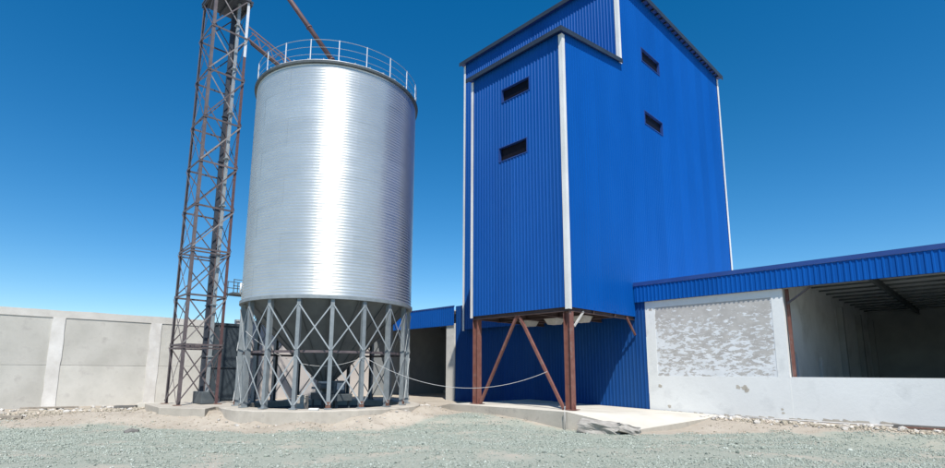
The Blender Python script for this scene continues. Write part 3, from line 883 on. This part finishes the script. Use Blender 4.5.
corrugated(bk, (Xd, Ye), (Xd, Ym), const(z1), const(z3 - 0.02))
corrugated(bk, (Xa, Ye), (Xd, Ye), const(z1), const(z3 - 0.02))
bk.build('rear_cladding', MT['blue'], bt)
# opening reveals (thin frames)
def reveal_x(d0, d1, za, zb):
    x0, x1 = Xb + d0, Xb + d1
    mb = MB()
    mb.box(x0-0.03, x1+0.03, Ya-0.035, Ya+0.12, za-0.03, za+0.004)
    mb.box(x0-0.03, x1+0.03, Ya-0.035, Ya+0.12, zb-0.004, zb+0.03)
    mb.box(x0-0.03, x0+0.004, Ya-0.035, Ya+0.12, za+0.004, zb-0.004)
    mb.box(x1-0.004, x1+0.03, Ya-0.035, Ya+0.12, za+0.004, zb-0.004)
    o = mb.build('window_opening', MT['blue_dark'], bt)
    MB().box(x0, x1, Ya+0.1, Ya+0.115, za+0.004, zb-0.004).build('pane', MT['dark_glass'], o)
def reveal_y(y0, y1, za, zb):
    mb = MB()
    mb.box(Xa-0.12, Xa+0.035, y0-0.03, y1+0.03, za-0.03, za+0.004)
    mb.box(Xa-0.12, Xa+0.035, y0-0.03, y1+0.03, zb-0.004, zb+0.03)
    mb.box(Xa-0.12, Xa+0.035, y0-0.03, y0+0.004, za+0.004, zb-0.004)
    mb.box(Xa-0.12, Xa+0.035, y1-0.004, y1+0.03, za+0.004, zb-0.004)
    o = mb.build('window_opening', MT['blue_dark'], bt)
    MB().box(Xa-0.115, Xa-0.10, y0, y1, za+0.004, zb-0.004).build('pane', MT['dark_glass'], o)
MT['dark_glass'] = simple('dark window glass', (0.006, 0.006, 0.012), rough=0.5, spec=0.1)
for h in hf: reveal_x(*h)
for h in hsd: reveal_y(Ya + h[0], Ya + h[1], h[2], h[3])
# roofs and their edge trims
MB().add([(Xb-0.2, Ya-0.2, z2), (Xa+0.12, Ya-0.2, z2), (Xa+0.12, Ym-0.03, z4+0.01), (Xb-0.2, Ym-0.03, z4+0.01),
          (Xb-0.2, Ya-0.2, z2+0.06), (Xa+0.12, Ya-0.2, z2+0.06), (Xa+0.12, Ym-0.03, z4+0.07), (Xb-0.2, Ym-0.03, z4+0.07)],
         [(0, 3, 2, 1), (4, 5, 6, 7), (0, 1, 5, 4), (1, 2, 6, 5), (2, 3, 7, 6), (3, 0, 4, 7)]).build('annex_roof', MT['blue_dark'], bt)
MB().box(Xb-0.24, Xa+0.16, Ya-0.24, Ya-0.202, z2-0.10, z2+0.10).build('roof_trim', MT['slate'], bt)
MB().bar((Xa+0.14, Ya-0.2, z2), (Xa+0.14, Ym+0.02, z4), 0.035, 0.20).build('roof_trim', MT['slate'], bt)
MB().box(Xd-0.25, Xa+0.25, Ym-0.22, Ye+0.22, z3, z3+0.08).build('roof', MT['blue_dark'], bt)
MB().box(Xd-0.28, Xa+0.28, Ym-0.26, Ym-0.222, z3-0.10, z3+0.13).build('roof_trim', MT['slate'], bt)
rt = MB().box(Xa+0.252, Xa+0.30, Ym-0.22, Ye+0.24, z3-0.12, z3+0.13).build('roof_trim', MT['slate'], bt)
brk = MB().box(Xa+0.03, Xa+0.25, -0.03, 0.03, z3-0.09, z3-0.004).mesh('eave_bracket', MT['slate'])
for k in range(26):
    inst(brk, 'eave_bracket', rt, Vector((0, Ym + 0.1 + k*0.49, 0)) - OFF[bt.name])
# white corner strips (L sections)
def corner(x, y, za, zb, sx, sy, wv=0.13):
    tk = 0.02; e = 0.05
    mb = MB()
    mb.box(min(x+sx*e, x-sx*wv), max(x+sx*e, x-sx*wv), min(y+sy*e, y+sy*(e-tk)), max(y+sy*e, y+sy*(e-tk)), za, zb)
    y2, y3 = y+sy*(e-tk), y-sy*wv
    mb.box(min(x+sx*e, x+sx*(e-tk)), max(x+sx*e, x+sx*(e-tk)), min(y2, y3), max(y2, y3), za, zb)
    mb.build('corner_strip', MT['trim'], bt)
corner(Xa, Ya, z1-0.08, z2-0.11, 1, -1)
corner(Xb, Ya, z1-0.08, z2-0.11, -1, -1, 0.09)
corner(Xd, Ym, z1-0.08, z3-0.11, -1, -1, 0.09)
corner(Xa, Ym, z4-0.05, z3-0.13, 1, -1, 0.13)
corner(Xa, Ye, 4.0, z3-0.13, 1, 1, 0.16)
# floor of the overhang, with beams
MB().box(Xb+0.01, Xa-0.01, Ya+0.01, Ym+0.3, z1+0.10, z1+0.16).build('overhang_floor', MT['soffit'], bt)
for y in (Ya+0.10, Ya+1.7, Ya+3.3):
    MB().ibeam((Xb, y, z1-0.03), (Xa, y, z1-0.03), 0.14, 0.24).build('floor_beam', MT['soffit'], bt)
for x in (Xb+0.1, -14.4, -12.7, Xa-0.1):
    MB().ibeam((x, Ya+0.2, z1-0.04), (x, Yw-0.02, z1-0.04), 0.12, 0.2).build('floor_beam', MT['soffit'], bt)
for x in (Xb + 0.14, Xa - 0.16):
    cpl = MB().ibeam((x, Ya+0.19, 0.28), (x, Ya+0.19, z1-0.152), 0.26, 0.28, 0.018, hint=(1, 0, 0)).build('column', MT['primer'], bt)
    MB().box(x-0.24, x+0.24, Ya-0.03, Ya+0.43, 0.258, 0.28).build('base_plate', MT['primer'], cpl)
    for s_ in (-1, 1):
        MB().add([(x+s_*0.132, Ya+0.18, 0.28), (x+s_*0.24, Ya+0.18, 0.28), (x+s_*0.132, Ya+0.18, 0.55), (x+s_*0.132, Ya+0.195, 0.28), (x+s_*0.24, Ya+0.195, 0.28), (x+s_*0.132, Ya+0.195, 0.55)],
                 [(0, 1, 2), (5, 4, 3), (0, 3, 4, 1), (1, 4, 5, 2), (2, 5, 3, 0)]).build('gusset', MT['primer'], cpl)
mx = -13.55
MB().bar((mx-0.05, Ya+0.12, z1-0.12), (Xb+0.42, Ya+0.12, 0.30), 0.10, 0.10).build('brace', MT['primer'], bt)
MB().bar((mx+0.05, Ya+0.12, z1-0.12), (Xa-0.42, Ya+0.12, 0.30), 0.10, 0.10).build('brace', MT['primer'], bt)
MB().bar((Xa-0.06, Ya+0.40, 3.30), (Xa-0.06, Ya+1.05, 3.90), 0.09, 0.03, hint=(1, 0, 0)).build('knee_brace', MT['outlet'], bt)
MB().bar((Xa-0.03, 20.05, 3.92), (Xa-0.03, 20.72, 3.20), 0.08, 0.06, hint=(1, 0, 0)).build('knee_brace', MT['primer'], bt)
for x in (-15.3, -13.85, -12.4):
    y = 18.75
    a_, b_ = 0.34, 0.22
    MB().add([(x-b_, y-b_, 3.70), (x+b_, y-b_, 3.70), (x+b_, y+b_, 3.70), (x-b_, y+b_, 3.70), (x-a_, y-a_, 3.96), (x+a_, y-a_, 3.96), (x+a_, y+a_, 3.96), (x-a_, y+a_, 3.96)],
             [(0, 3, 2, 1), (4, 5, 6, 7), (0, 1, 5, 4), (1, 2, 6, 5), (2, 3, 7, 6), (3, 0, 4, 7)]).build('hopper_outlet', MT['outlet'], bt)

# ------------------------------------------------------------------ concrete platform and ramp under the tower
pl = [(-18.2, 15.45), (-16.8, 15.2), (-10.7, 15.12), (-9.6, 15.5), (-8.6, 16.0), (-7.7, 19.4), (-7.8, 20.70), (-17.0, 20.70), (-18.2, 20.3)]
pz = [0.02, 0.255, 0.255, 0.02, -0.24, -0.02, 0.03, 0.255, 0.05]
ptf = thing('loading_platform', (-13.5, 18, -0.2), 'low concrete loading platform with a ramp under the blue tower', 'platform')
body = [(x, y) for x, y in pl[:]]
mbp = MB()
nP = len(pl)
top_ = [(x, y, z) for (x, y), z in zip(pl, pz)]
bot_ = [(x, y, -0.6) for x, y in pl]
# top split into flat part and two sloping parts
mbp.add(top_ + bot_, [(1, 2, 7), (2, 3, 4), (2, 4, 5), (2, 5, 6), (2, 6, 7), (0, 1, 7), (0, 7, 8)])
mbp.build('top', MT['slab_top'], ptf)
MB().add(top_ + bot_, [(nP+i, nP+(i+1) % nP, (i+1) % nP, i) for i in range(nP)]).build('edge', MT['concrete'], ptf)

# ------------------------------------------------------------------ warehouse behind
wh = thing('warehouse', (-8, 27, 0), 'long low warehouse with a blue corrugated fascia and open white bays', 'building')
zf, zs, zl = 5.465, 4.60, 1.465
XL, XR = -30.9, 12.0
fs_ = corrugated(MB(), (Xa+0.04, Yw-0.12), (XR, Yw-0.12), const(zs), const(zf-0.16)).build('fascia', MT['blue'], wh, label='right hand fascia')
MB().box(Xa+0.04, XR, Yw-0.16, Yw-0.085, zf-0.158, zf).build('flashing', MT['blue_dark'], fs_)
MB().box(Xa+0.04, XR, Yw-0.118, Yw-0.02, zs, zs+0.03).build('drip_edge', MT['blue_dark'], fs_)
corrugated(MB(), (XL, Yw-0.12), (-22.57, Yw-0.12), const(4.33), const(zf-0.03)).build('fascia', MT['blue'], wh, label='left hand fascia')
MB().box(XL, -22.57, Yw-0.15, Yw-0.085, zf-0.028, zf+0.04).build('flashing', MT['blue_dark'], wh)
lw = MB()
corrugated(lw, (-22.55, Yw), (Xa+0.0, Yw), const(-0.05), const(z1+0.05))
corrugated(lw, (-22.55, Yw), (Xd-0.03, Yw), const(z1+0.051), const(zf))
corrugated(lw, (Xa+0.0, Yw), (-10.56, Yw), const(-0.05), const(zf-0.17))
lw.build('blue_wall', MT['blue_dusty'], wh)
# plaster bay
bx0, bx1 = -10.55, -5.29
MB().box(bx0+0.42, bx1-0.38, Yw+0.012, Yw+0.2, zl, 4.32).build('plaster_panel', MT['plaster'], wh)
MB().box(bx0, bx0+0.42, Yw, Yw+0.2, zl+0.002, zs-0.002).build('bay_frame', MT['whitewash'], wh)
MB().box(bx1-0.38, bx1, Yw, Yw+0.2, zl+0.002, zs-0.002).build('bay_frame', MT['whitewash'], wh)
MB().box(bx0+0.42, bx1-0.38, Yw+0.002, Yw+0.2, 4.32, zs-0.002).build('bay_frame', MT['whitewash'], wh)
MB().box(bx0, bx1, Yw, Yw+0.2, -0.3, zl).build('low_wall', MT['whitewash'], wh)
MB().box(bx1+0.002, XR, Yw+0.012, Yw+0.2, -0.3, zl).build('low_wall', MT['whitewash'], wh)
# chipped plaster spots low on the wall
def chip(x, z, s):
    n = 11
    mb = MB()
    pts = []
    for k in range(n):
        b_ = 2*PI*k/n
        rr = s*(0.6 + 0.55*random.random())
        pts.append((x + rr*math.cos(b_), z + rr*0.8*math.sin(b_)))
    mb.add([(px_, Yw-0.004, pz_) for px_, pz_ in pts], [tuple(range(n))])
    mb.add([(px_, Yw-0.004, pz_) for px_, pz_ in pts] + [(px_, Yw+0.01, pz_) for px_, pz_ in pts], [(i, n+i, n+(i+1) % n, (i+1) % n) for i in range(n)])
    mb.build('chipped_patch', MT['concrete'], wh)
for x, z, s in ((-10.05, 1.05, 0.10), (-7.02, 1.08, 0.10), (-6.80, 1.06, 0.12), (-6.72, 0.96, 0.10), (-5.62, 0.35, 0.05), (-5.6, 0.22, 0.06), (-10.3, 4.25, 0.08), (-9.7, 0.25, 0.08)):
    chip(x, z, s)
# ragged bare render along the foot of the wall
bare = MB()
for i in range(150):
    x = random.uniform(-10.4, 4); hh = random.uniform(0.02, 0.09) * (1.6 if -4.6 < x < -2.6 else 1)
    wv = random.uniform(0.08, 0.35)
    bare.prism([(x, Yw-0.004-0.00002*i), (x+wv, Yw-0.004-0.00002*i), (x+wv, Yw+0.02), (x, Yw+0.02)], -0.1, [hh, hh*random.uniform(0.4, 1), hh*0.6, hh*0.6])
bo = bare.build('bare_render', MT['concrete'], wh)
bo['kind'] = 'stuff'
# right bay interior
ix, iy = bx1, 38.0
iw = MB()
# inner dividing wall with two door holes
def wall_y(mb, x, th, y0, y1, za, zb, holes):
    yy = y0
    for (h0, h1, hz0, hz1) in holes:
        mb.box(x-th, x, yy, h0, za, zb)
        if hz0 > za: mb.box(x-th, x, h0, h1, za, hz0)
        mb.box(x-th, x, h0, h1, hz1, zb)
        yy = h1
    mb.box(x-th, x, yy, y1, za, zb)
wall_y(iw, ix-0.03, 0.2, Yw+0.21, iy, -0.2, 5.178, [(21.75, 22.1, 1.0, 2.35), (25.2, 25.75, 0.0, 2.3)])
iw.build('inner_wall', MT['inner'], wh)
MB().box(ix-0.22, XR, iy, iy+0.2, -0.2, 5.178).build('back_wall', MT['inner_shade'], wh)
MB().box(XR, XR+0.2, Yw, iy+0.2, -0.2, 5.178).build('end_wall', MT['inner_shade'], wh)
MB().box(ix-1.6, ix-1.4, Yw+0.3, iy, -0.2, 4.9).build('rear_passage_wall', MT['inner'], wh)
for y in (29.5, 34.0, 37.7):
    MB().box(ix-0.03, ix+0.22, y, y+0.28, -0.2, 4.7).build('pier', MT['inner_shade'], wh)
MB().bar((ix+0.08, Yw+0.30, 0.0), (ix+0.08, Yw+0.30, zs), 0.10, 0.10).build('column', MT['primer'], wh)
MB().bar((ix+0.10, Yw+0.12, 4.05), (ix+0.85, Yw+0.12, zs-0.02), 0.06, 0.06).build('knee_brace', MT['tower_steel'], wh)
rf = MB().box(Xa+0.05, XR+0.3, Yw-0.08, iy+0.3, 5.18, 5.26).build('roof', MT['roof_sheet'], wh, label='right hand roof')
for k in range(14):
    y = Yw + 0.5 + k*1.3
    MB().box(ix-0.02, XR-0.01, y, y+0.09, 5.11, 5.176).build('purlin', MT['dark_steel'], rf)
for k in range(5):
    x = ix + 2.3 + k*3.2
    MB().ibeam((x, Yw+0.2, 4.99), (x, iy, 4.99), 0.12, 0.23).build('rafter', MT['dark_steel'], rf)
# left bay
MB().box(XL, -22.62, Yw+0.02, 31.0, 5.18, 5.26).build('roof', MT['roof_sheet'], wh, label='left hand roof')
MB().box(XL-0.2, -21.3, 28.5, 28.7, -0.2, 5.1).build('back_wall', MT['inner_shade'], wh)
MB().box(XL-0.2, XL, Yw-0.1, 28.5, -0.2, 5.1).build('end_wall', MT['inner_shade'], wh)
MB().box(-22.5, -22.3, Yw+0.05, 28.5, -0.2, 5.1).build('inner_wall', MT['inner_shade'], wh)
MB().box(-23.32, -22.56, Yw-0.06, Yw+0.3, -0.2, 4.44).build('pier', MT['panel'], wh, bevel=0.02)
for k in range(4):
    y = Yw + 1.0 + k*1.7
    MB().box(XL, -22.5, y, y+0.12, 4.90, 5.178).build('purlin', MT['dark_steel'], wh)

# ------------------------------------------------------------------ small things
def rock_mesh(name, mat, seed, flat_=0.65):
    rg = random.Random(seed)
    import bmesh
    bm = bmesh.new()
    bmesh.ops.create_icosphere(bm, subdivisions=1, radius=1)
    for v in bm.verts:
        v.co *= 0.75 + 0.45*rg.random()
        v.co.z *= flat_
        if v.co.z < -0.25: v.co.z = -0.25
    me = bpy.data.meshes.new(name)
    bm.to_mesh(me); bm.free()
    me.materials.append(mat)
    return me
rocks = [rock_mesh('rubble_stone', MT['rock'], s) for s in range(7)]
def scatter(n, fx, lab, grp, smin, smax):
    for i in range(n):
        x, y = fx()
        s = random.uniform(smin, smax) * (1.0 if random.random() < 0.8 else 1.5)
        o = bpy.data.objects.new('rubble_stone', random.choice(rocks))
        COL.objects.link(o)
        o.location = (x, y, ground_z(x, y) + 0.2*s)
        o.scale = (s*random.uniform(0.8, 1.3), s*random.uniform(0.7, 1.1), s)
        o.rotation_euler.z = random.random()*6.28
        tag(o, lab, 'stone', grp)
scatter(80, lambda: ((lambda x: (x, 20.45 - abs(random.gauss(0, 0.45)) - 0.1))(random.uniform(-7.2, 0.5))), 'broken pale rubble stone lying along the foot of the white warehouse wall', 'rubble along the white wall', 0.04, 0.10)
scatter(34, lambda: (-7.55 + random.gauss(0.25, 0.35), 20.05 + random.gauss(0, 0.2)), 'broken pale rubble stone in the heap where the ramp meets the white wall', 'rubble heap by the ramp', 0.05, 0.12)
scatter(75, lambda: (random.uniform(-28.9, -25.8), random.uniform(0.6, 6.4)), 'pale rubble stone strewn below the grey concrete wall', 'rubble below the concrete wall', 0.04, 0.12)
scatter(26, lambda: ((lambda an: (SX + 4.35*math.cos(an)+random.gauss(0, 0.12), SY + 4.35*math.sin(an)+random.gauss(0, 0.12)))(random.uniform(-1.6, 0.6))), 'pale rubble stone at the foot of the round silo plinth', 'rubble by the silo plinth', 0.03, 0.07)
scatter(16, lambda: (random.uniform(-18.6, -16.9), random.uniform(13.6, 15.0)), 'pale stone on the sand between silo and blue tower', 'stones between silo and tower', 0.03, 0.08)
# sacks in the left bay
import bmesh
def sack_mesh(seed):
    rg = random.Random(seed)
    bm = bmesh.new()
    bmesh.ops.create_cube(bm, size=1)
    bmesh.ops.subdivide_edges(bm, edges=bm.edges[:], cuts=3, use_grid_fill=True)
    for v in bm.verts:
        k = (1 - (2*v.co.x)**4*0.35)
        v.co.y *= k; v.co.z *= 0.55 + 0.45*(1-(2*v.co.x)**2)*(1-0.5*(2*v.co.y)**2)
        v.co += Vector((rg.gauss(0, 0.015), rg.gauss(0, 0.015), rg.gauss(0, 0.012)))
        v.co = Vector((v.co.x*0.85, v.co.y*0.5, v.co.z*0.26 + 0.10))
    me = bpy.data.meshes.new('sack')
    bm.to_mesh(me); bm.free()
    me.materials.append(MT['sack'])
    me.polygons.foreach_set('use_smooth', [True]*len(me.polygons))
    return me
sm = [sack_mesh(i) for i in range(3)]
for i in range(16):
    o = bpy.data.objects.new('sack', sm[i % 3]); COL.objects.link(o)
    row = i % 6; lay = i // 6
    o.location = (-29.6 + row*0.95 + lay*0.45 + random.gauss(0, 0.05), 26.6 + random.gauss(0, 0.12), 0.0 + lay*0.19)
    o.rotation_euler.z = random.gauss(0, 0.15)
    o.scale = (1.1, 1.2, 1.3)
    tag(o, 'dull grey filled sack piled inside the dark left bay of the warehouse', 'sack', 'sacks piled in the left bay')

# broken concrete slab piece lying at the corner of the platform
def ragged(poly, zb, zt, name, mat, loc, lab, cat, tilt=(0, 0)):
    n = len(poly)
    mb = MB()
    top = []; mid = []; bot = []
    cx = sum(p_[0] for p_ in poly)/n; cy = sum(p_[1] for p_ in poly)/n
    for x, y in poly:
        e = random.uniform(0.02, 0.07)
        top.append((x + (cx-x)*e*2, y + (cy-y)*e*2, zt + tilt[0]*(x-cx) + tilt[1]*(y-cy) + random.gauss(0, 0.012)))
        mid.append((x, y, zt*0.6 + zb*0.4 + tilt[0]*(x-cx) + tilt[1]*(y-cy)))
        bot.append((x + random.gauss(0, 0.02), y + random.gauss(0, 0.02), zb))
    mb.add(top + mid + bot, [tuple(range(n))] + [(n+i, n+(i+1) % n, (i+1) % n, i) for i in range(n)] + [(2*n+i, 2*n+(i+1) % n, n+(i+1) % n, n+i) for i in range(n)])
    return single(mb, name, mat, loc, lab, cat)
def lump(seed, loc, scale, rot, lab):
    rg = random.Random(seed)
    bm = bmesh.new()
    bmesh.ops.create_cube(bm, size=2)
    bmesh.ops.subdivide_edges(bm, edges=bm.edges[:], cuts=5, use_grid_fill=True)
    for v in bm.verts:
        q = v.co.copy()
        v.co += Vector((mnoise.noise(q*1.3 + Vector((seed, 0, 0))), mnoise.noise(q*1.3 + Vector((0, seed, 0))), mnoise.noise(q*1.1 + Vector((0, 0, seed))))) * 0.34
        v.co += Vector((mnoise.noise(q*4 + Vector((seed, 5, 0))), mnoise.noise(q*4 + Vector((2, seed, 0))), mnoise.noise(q*4 + Vector((0, 3, seed))))) * 0.10
    me = bpy.data.meshes.new('broken_slab'); bm.to_mesh(me); bm.free()
    me.materials.append(MT['broken'])
    o = bpy.data.objects.new('broken_slab', me); COL.objects.link(o)
    o.location = loc; o.scale = scale; o.rotation_euler = rot
    tag(o, lab, 'slab')
MT['broken'] = simple('broken concrete', (0.27, 0.25, 0.22), (0.40, 0.375, 0.335), rough=0.95, scale=4, bs=0.6, bscale=22)
lump(3, (-9.45, 15.12, -0.17), (0.58, 0.30, 0.17), (0.10, 0.12, 0.42), 'large broken lump of concrete slab beside the ramp edge')
lump(8, (-8.72, 15.55, -0.20), (0.36, 0.24, 0.13), (-0.15, 0.22, 0.75), 'smaller tilted piece of broken concrete right of the larger lump')
# dark stone in the gravel edge
o = bpy.data.objects.new('dark_stone', rock_mesh('dark_stone', MT['rock_dark'], 40, 0.5)); COL.objects.link(o)
o.location = (-19.7, 4.15, ground_z(-19.7, 4.15) + 0.05); o.scale = (0.14, 0.28, 0.17); o.rotation_euler.z = 0.1
tag(o, 'single dark stone at the edge of the gravel on the left', 'stone')
# planks below the concrete wall
def plank(p, q, w_, h_, mat, lab, nm='plank', cat='plank'):
    p = Vector(p); q = Vector(q)
    p.z += ground_z(p.x, p.y); q.z += ground_z(q.x, q.y)
    loc = (p + q)/2
    return single(MB().bar(p, q, w_, h_), nm, MT[mat], loc, lab, cat, bevel=0.008)
plank((-28.3, 2.0, 0.10), (-28.1, 3.9, 0.08), 0.22, 0.07, 'wood', 'weathered grey plank lying below the left mortar strip of the concrete wall')
plank((-26.2, -1.2, 0.07), (-25.4, 1.9, 0.07), 0.20, 0.10, 'wood', 'longest weathered board lying at the far left below the wall')
plank((-26.9, 5.0, 0.10), (-26.5, 5.7, 0.10), 0.3, 0.12, 'rock_dark', 'short dark timber offcut near the right mortar strip', 'timber_offcut', 'timber')
ragged([(-26.9, 5.75), (-26.4, 5.75), (-26.2, 7.0), (-26.8, 7.2)], -0.1, 0.20, 'pale_slab', MT['slab_top'], (-26.6, 6.4, 0), 'flat pale concrete slab lying beside the lattice tower plinth', 'slab', (0, 0))
# pipes along the white wall
pp1 = [(-7.3, 20.35), (-5.5, 20.30), (-4.0, 20.42), (-2.55, 20.38)]
single(MB().tube([(x, y, ground_z(x, y) + 0.07) for x, y in pp1], 0.024, 8), 'white_pipe', MT['outlet'], (-5, 20.3, 0.05), 'long thin white pipe lying along the foot of the white wall', 'pipe', smooth=True)
plank((-2.6, 20.48, 0.06), (1.5, 20.48, 0.06), 0.10, 0.10, 'rock_dark', 'long dark timber lying at the wall foot on the far right', 'timber', 'timber')
plank((-2.3, 20.30, 0.05), (1.6, 20.22, 0.05), 0.08, 0.05, 'rust', 'thin rusty bar lying in front of the dark timber on the far right', 'steel_bar', 'bar')
# white pipe post in front of the platform
ps = thing('pipe_post', (-10.72, 14.98, -0.35), 'thin white pipe post standing in front of the platform by the right brown column', 'post')
MB().tube([(-10.72, 14.98, -0.4), (-10.72, 14.98, 0.42)], 0.013, 8).build('pipe', MT['outlet'], ps, smooth=True)
MB().tube([(-10.72, 14.98, 0.36), (-10.72, 14.98, 0.45)], 0.02, 8).build('cap', MT['galv'], ps)
# cables
def cable(p, q, sag, lab):
    p = Vector(p); q = Vector(q)
    pts = []
    for k in range(25):
        f_ = k/24
        v = p.lerp(q, f_); v.z -= sag*4*f_*(1-f_)
        pts.append(v)
    return single(MB().tube(pts, 0.0095, 6), 'cable', MT['cable'], (p+q)/2, lab, 'cable', smooth=True)
cable((-20.1, 7.65, 3.1), (-16.80, 10.82, 2.14), 0.75, 'pale cable sagging across the front legs of the silo')
cable((-16.80, 10.86, 2.12), (-12.06, 15.80, 1.62), 0.85, 'pale cable sagging from the silo leg to the brace of the blue tower')
